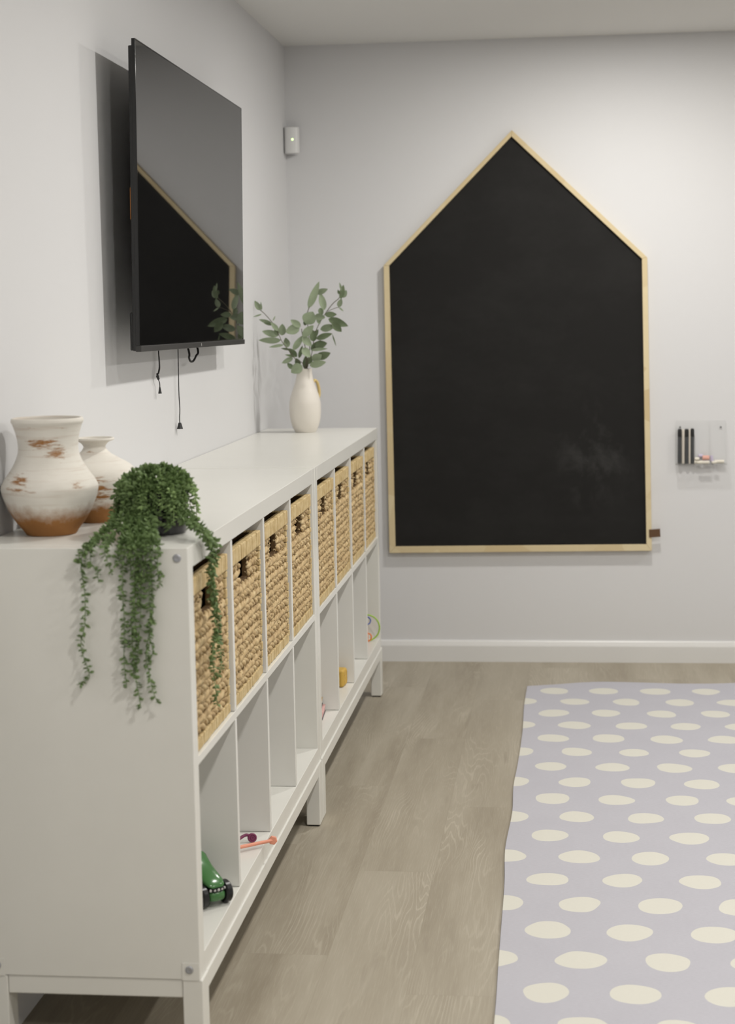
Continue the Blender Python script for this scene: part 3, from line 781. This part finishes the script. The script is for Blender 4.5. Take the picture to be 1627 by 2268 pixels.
hang(Z2([(1045, 985), (1040, 1130), (1062, 1190), (1038, 1265)]), A(275), dens=475)
hang(Z2([(960, 985), (960, 1100), (975, 1220)]), A(264), dens=525)
hang(Z2([(850, 985), (860, 1100), (880, 1200)]), A(249), dens=525)
hang(Z2([(900, 985), (920, 1100), (920, 1260)]), A(258), dens=525)
# over the front edge, hanging before the first basket
XE = D+.016
hang(Z2([(1340, 905), (1390, 980), (1385, 1120), (1400, 1300), (1425, 1500), (1405, 1700), (1420, 1880), (1437, 2040)]), A(-48), XE, 0, 420)
hang(Z2([(1370, 900), (1435, 985), (1405, 1150), (1420, 1350), (1450, 1520), (1415, 1640), (1400, 1730)]), A(-38), XE+.004, 0, 420)
hang(Z2([(1350, 900), (1400, 1000), (1395, 1200), (1430, 1420), (1440, 1560), (1465, 1730), (1440, 1850)]), A(-42), XE+.002, 0, 360)
hang(Z2([(1360, 890), (1400, 950), (1400, 1080), (1400, 1240)]), A(-30), XE, 0, 480)
# short strands falling against the pot
for i in range(32):
    th_ = R.uniform(0, 2*math.pi) if i % 3 == 0 else R.uniform(math.pi*1.15, math.pi*1.98)
    r1 = R.uniform(.050, .066); dz = R.uniform(.02, .078)
    ca, sa = math.cos(th_), math.sin(th_)
    pts = [V((ca*.015, sa*.015, .078)), V((ca*.042, sa*.042, R.uniform(.092, .108))), V((ca*(r1+.008), sa*(r1+.008), .082)), V((ca*(r1+.016), sa*(r1+.016), .05))]
    if dz > .035: pts.append(V((ca*(r1+.016+R.uniform(0, .012)), sa*(r1+.018), .080-dz+.010)))
    vine(pts, 520, mat='succ_light' if i % 5 == 0 else 'succ')
crown = MB()
for _ in range(760):
    th_ = R.uniform(0, 6.283); ph = math.acos(R.uniform(0.02, 1))
    rr_ = R.uniform(.82, 1.0)
    p = V((.066*rr_*math.sin(ph)*math.cos(th_), .066*rr_*math.sin(ph)*math.sin(th_), .078+.043*rr_*math.cos(ph)))
    o_ = (p-V((0, 0, .06))).normalized()
    leaflet(crown, p, o_+V((R.gauss(0, .6), R.gauss(0, .6), R.gauss(0, .5)-.2)), R.uniform(.010, .016), R.uniform(.006, .0100))
cr_ = MB()
crown.build('foliage_crown', M['succ'], pl)

# ------------------------------------------------------------------ toys in the lower cubbies
# toy car, nose towards the room
hd_ = V((.69, -.72, 0)).normalized()
car = thing('toy_car', 'green toy car with chunky black wheels in the nearest bottom cubby', 'toy car', (.3385, -3.2125, ZS), (0, 0, math.atan2(hd_.y, hd_.x)))
def loft(secs, n=20):
    mb = MB(); vs = []
    for (x, w, z0, z1, e) in secs:
        for a in range(n):
            th_ = 2*math.pi*a/n; c_, s_ = math.cos(th_), math.sin(th_)
            sy = math.copysign(abs(c_)**e, c_); sz = math.copysign(abs(s_)**e, s_)
            vs.append((x, w*sy, (z0+z1)/2+(z1-z0)/2*sz))
    fs = []
    for i in range(len(secs)-1):
        for a in range(n): fs.append((i*n+a, (i+1)*n+a, (i+1)*n+(a+1) % n, i*n+(a+1) % n))
    fs.append(tuple(range(n))); fs.append(tuple((len(secs)-1)*n+a for a in reversed(range(n))))
    return mb.add(vs, fs)
loft([(-.085, .012, .018, .030, .6), (-.080, .016, .014, .036, .6), (-.06, .0165, .012, .040, .6), (.0, .0165, .012, .040, .6), (.026, .0175, .0115, .033, .6), (.036, .0180, .012, .0325, .6), (.0425, .013, .014, .030, .7)]).build('body', M['toy_green'], car, smooth=180)
loft([(-.082, .014, .0455, .056, .7), (-.074, .021, .0450, .078, .7), (-.055, .024, .0445, .090, .7), (-.036, .0245, .0445, .090, .75), (-.018, .0240, .0440, .074, .8), (-.002, .0230, .0430, .0650, .85), (.014, .0215, .0405, .0590, .85), (.027, .0200, .0385, .0535, .85), (.036, .0170, .0378, .0470, .85), (.0405, .011, .0376, .042, .9)]).build('cabin', M['toy_green'], car, smooth=180)
loft([(.014, .0178, .0315, .0398, .5), (.028, .0192, .0312, .0396, .5), (.0380, .0178, .0310, .0392, .6), (.0430, .0115, .0310, .0388, .7)]).build('grille_band', M['toy_black'], car, smooth=40)
for yy in (-.0150, -.0080, 0, .0080, .0150):
    MB().blob((.0428-abs(yy)**2*18, yy, .0352), (.0022, .0032, .0030)).build('lamp', M['toy_grey'], car, smooth=180)
for xx in (.022, -.058):
    for s in (-1, 1):
        wl_ = MB().lathe([(0, -.0075), (.012, -.0075), (.0195, -.0075), (.0222, -.0045), (.0222, .0045), (.0195, .0075), (.012, .0075), (.011, .005), (0, .005)], 28,
                   Matrix.Translation((xx, s*.0262, .0223)) @ Matrix.Rotation(math.radians(-90*s), 4, 'X')).build('wheel', M['toy_black'], car, smooth=40)
    MB().tube([(xx, -.020, .0223), (xx, .020, .0223)], .004, 10).build('axle', M['toy_black'], car, smooth=60)
# coral stick and plum stick
ca_ = at(604, 1861, 2, ZS+.0115)
cs = thing('toy_stick', 'straight coral toy stick with hexagonal knob poking out over the bottom shelf edge', 'toy', (ca_.x, ca_.y, ZS), None, 'silicone toy sticks in the second bottom cubby')
e_ = V((-.118, -.096, 0)); zc = .0105
dir_ = e_.normalized()
MB().tube([V((0, 0, zc+.001)), e_*.5+V((0, 0, zc+.001)), e_+V((0, 0, zc-.0005))], [.0036, .004, .0042], 12).build('shaft', M['coral'], cs, smooth=60)
qm = V((0, 0, 1)).rotation_difference(V((.25, -.95, .15)).normalized()).to_matrix().to_4x4()
MB().lathe([(0, -.004), (.0088, -.004), (.0100, -.002), (.0100, .002), (.0088, .004), (0, .004)], 6, Matrix.Translation((0, 0, zc+.001)) @ qm).build('hexagonal_knob', M['coral'], cs, bevel=.0012)
MB().blob(e_+V((0, 0, zc-.0005)), (.0098, .0098, .0098), n=16, m_=10).build('end_ball', M['coral'], cs, smooth=180)
pa = at(558.5, 1866, 2, ZS)
ps = thing('toy_stick', 'curved plum toy stick ending in a ringed disc behind the coral stick', 'toy', pa, None, 'silicone toy sticks in the second bottom cubby')
dn = V((.35, -.9, .18)).normalized(); qm = V((0, 0, 1)).rotation_difference(dn).to_matrix().to_4x4()
MB().lathe([(0, -.003), (.0085, -.003), (.0100, -.0015), (.0100, .0015), (.0085, .003), (.0065, .003), (.006, .0018), (.0045, .0018), (.004, .003), (.002, .003), (.0016, .0018), (0, .0018)], 28, Matrix.Translation((0, 0, .0104)) @ qm).build('ringed_disc', M['plum'], ps, smooth=40)
MB().tube(spline([(-.006, 0, .0155), (-.014, -.002, .0165), (-.024, -.012, .0125), (-.034, -.026, .0065), (-.050, -.036, .0045), (-.072, -.040, .0042)], 6), .0034, 10).build('curved_shaft', M['plum'], ps, smooth=180)
# little board books
bk = [('tan and slate board book, upper one of the pair in the farther bottom cubby', 'book_tan', 'book_dark', .0209, .0, .10), ('pink board book under the tan one in the farther unit bottom cubby', 'book_pink', 'book_dark', .0004, .006, .06)]
for lb, m1, m2, dz, dx_, rz in bk:
    o = thing('board_book', lb, 'book', (.282+dx_, -1.722, ZS+dz), (0, 0, rz), 'little board books in the bottom cubby')
    MB().box((-.065, -.055, 0), (.064, .055, .003)).build('cover', M[m2], o, bevel=.0008)
    MB().box((-.062, -.053, .0031), (.062, .053, .0169)).build('pages', M['page'] if m1 == 'book_tan' else M[m1], o)
    MB().box((-.065, -.055, .0170), (.064, .055, .0200)).build('cover', M[m1], o, bevel=.0008)
# yellow soft block
yb = thing('toy_block', 'rounded yellow rubber toy block with embossed faces in a farther bottom cubby', 'toy block', (.3375, -1.340, ZS+.0005), (0, 0, math.radians(-6)))
s_ = .0262
MB().box((-s_, -s_, 0), (s_, s_, 2*s_)).build('cube_body', M['yellow'], yb, smooth=40, bevel=.007, seg=4)
em = MB()
for ax_ in range(2):
    Rm = Matrix.Rotation(math.radians(0 if ax_ == 0 else 90), 4, 'Z')
    for (a, b, c_, d) in ((-.019, .019, .043, .0445), (-.019, .019, .0085, .010), (-.019, -.0175, .010, .043), (.0175, .019, .010, .043)):
        em.box((a, -s_-.0009, c_), (b, -s_+.001, d), Rm)
    for (x_, z_, r_) in ((-.008, .036, .0048), (.007, .037, .004), (.0, .026, .0055), (-.008, .016, .004), (.009, .017, .0048)):
        m4 = Rm @ Matrix.Translation((x_, -s_+.001, z_)) @ Matrix.Rotation(math.radians(90), 4, 'X')
        em.lathe([(0, .0019), (r_*.8, .0019), (r_, .001), (r_, 0), (0, 0)], 14, m4)
em.build('embossed_pattern', M['yellow'], yb, smooth=40)
# loop ball
rb = thing('loop_ball', 'open toy ball of lime, blue and orange loops in the farthest bottom cubby', 'toy ball', (.3475, -.655, ZS))
def ring(c_, r_, th_, nrm, mat, arc=1.0, ph=0):
    nrm = V(nrm).normalized(); a_ = nrm.orthogonal().normalized(); b_ = nrm.cross(a_)
    n = 40; pts = [V(c_)+a_*r_*math.cos(2*math.pi*i/n)+b_*r_*math.sin(2*math.pi*i/n) for i in range(n)]
    MB().tube(pts, th_, 8, closed=True).build('loop', M[mat], rb, smooth=180)
ring((0, 0, .0472), .0445, .0026, (.15, -1, .1), 'lime')
ring((.003, -.006, .073), .0125, .0022, (.5, -1, .2), 'blue')
ring((.004, -.012, .0165), .0140, .0024, (.4, -1, -.15), 'orange_ring')
ring((-.022, -.004, .047), .0160, .0023, (.7, -1, 0), 'violet')
ring((0, 0, .047), .0405, .0022, (1, .1, .1), 'orange_ring')

# ------------------------------------------------------------------ rug
RW = random.Random(3)
left = [(.889, -.448), (.885, -.75), (.888, -1.1), (.884, -1.45), (.878, -1.7), (.882, -1.95), (.874, -2.25), (.881, -2.5), (.884, -2.8), (.886, -3.0), (.889, -3.27), (.887, -3.8), (.89, -4.4), (.888, -5.0)]
topp = [(1.00, -.415), (1.08, -.385), (1.16, -.372), (1.27, -.378), (1.42, -.392), (1.55, -.388), (1.7, -.368), (2.1, -.38), (2.9, -.40)]
poly = [V((x, y, 0)) for x, y in left]
lp_ = spline(poly, 6)
tp_ = spline([V((left[0][0], left[0][1], 0))]+[V((x, y, 0)) for x, y in topp], 6)
outl = [(p.x, p.y) for p in reversed(lp_)] + [(p.x, p.y) for p in tp_[1:]] + [(2.9, -5.0)]
outl = outl[::-1]
rg = MB().prism(outl, .0005, .0065, 2).build('rug', M['rug'], bevel=.0015)
tag(rg, 'lilac grey rug with staggered ivory dots lying on the plank floor', 'rug')

# ------------------------------------------------------------------ lights : recessed ceiling downlights
def lamp(x, y, w, size=.12, col=(1, .972, .925)):
    l = bpy.data.lights.new('ceiling_downlight', 'AREA'); l.shape = 'DISK'; l.size = size; l.energy = w; l.color = col
    o = bpy.data.objects.new('ceiling_downlight', l); COL.objects.link(o); o.location = (x, y, CZ-.004)
for x, y, w in [(1.25, -.9, 12), (1.25, -2.6, 12), (1.25, -4.3, 10), (1.25, -6.4, 12), (2.95, -.9, 7), (2.95, -2.6, 12), (2.95, -4.3, 12), (2.95, -6.4, 10)]:
    lamp(x, y, w)
w = bpy.data.worlds.new('world'); SC.world = w; w.use_nodes = True
w.node_tree.nodes['Background'].inputs[0].default_value = (.8, .8, .8, 1); w.node_tree.nodes['Background'].inputs[1].default_value = .3

vs_ = SC.view_settings
vs_.view_transform = 'Standard'; vs_.look = 'None'; vs_.gamma = 1; vs_.use_curve_mapping = False; vs_.exposure = 0.56
SC.cycles.use_denoising = True
SC.cycles.max_bounces = 8; SC.cycles.diffuse_bounces = 3; SC.cycles.glossy_bounces = 3; SC.cycles.transparent_max_bounces = 12
SC.cycles.use_adaptive_sampling = True; SC.cycles.adaptive_threshold = 0.06; SC.cycles.adaptive_min_samples = 20
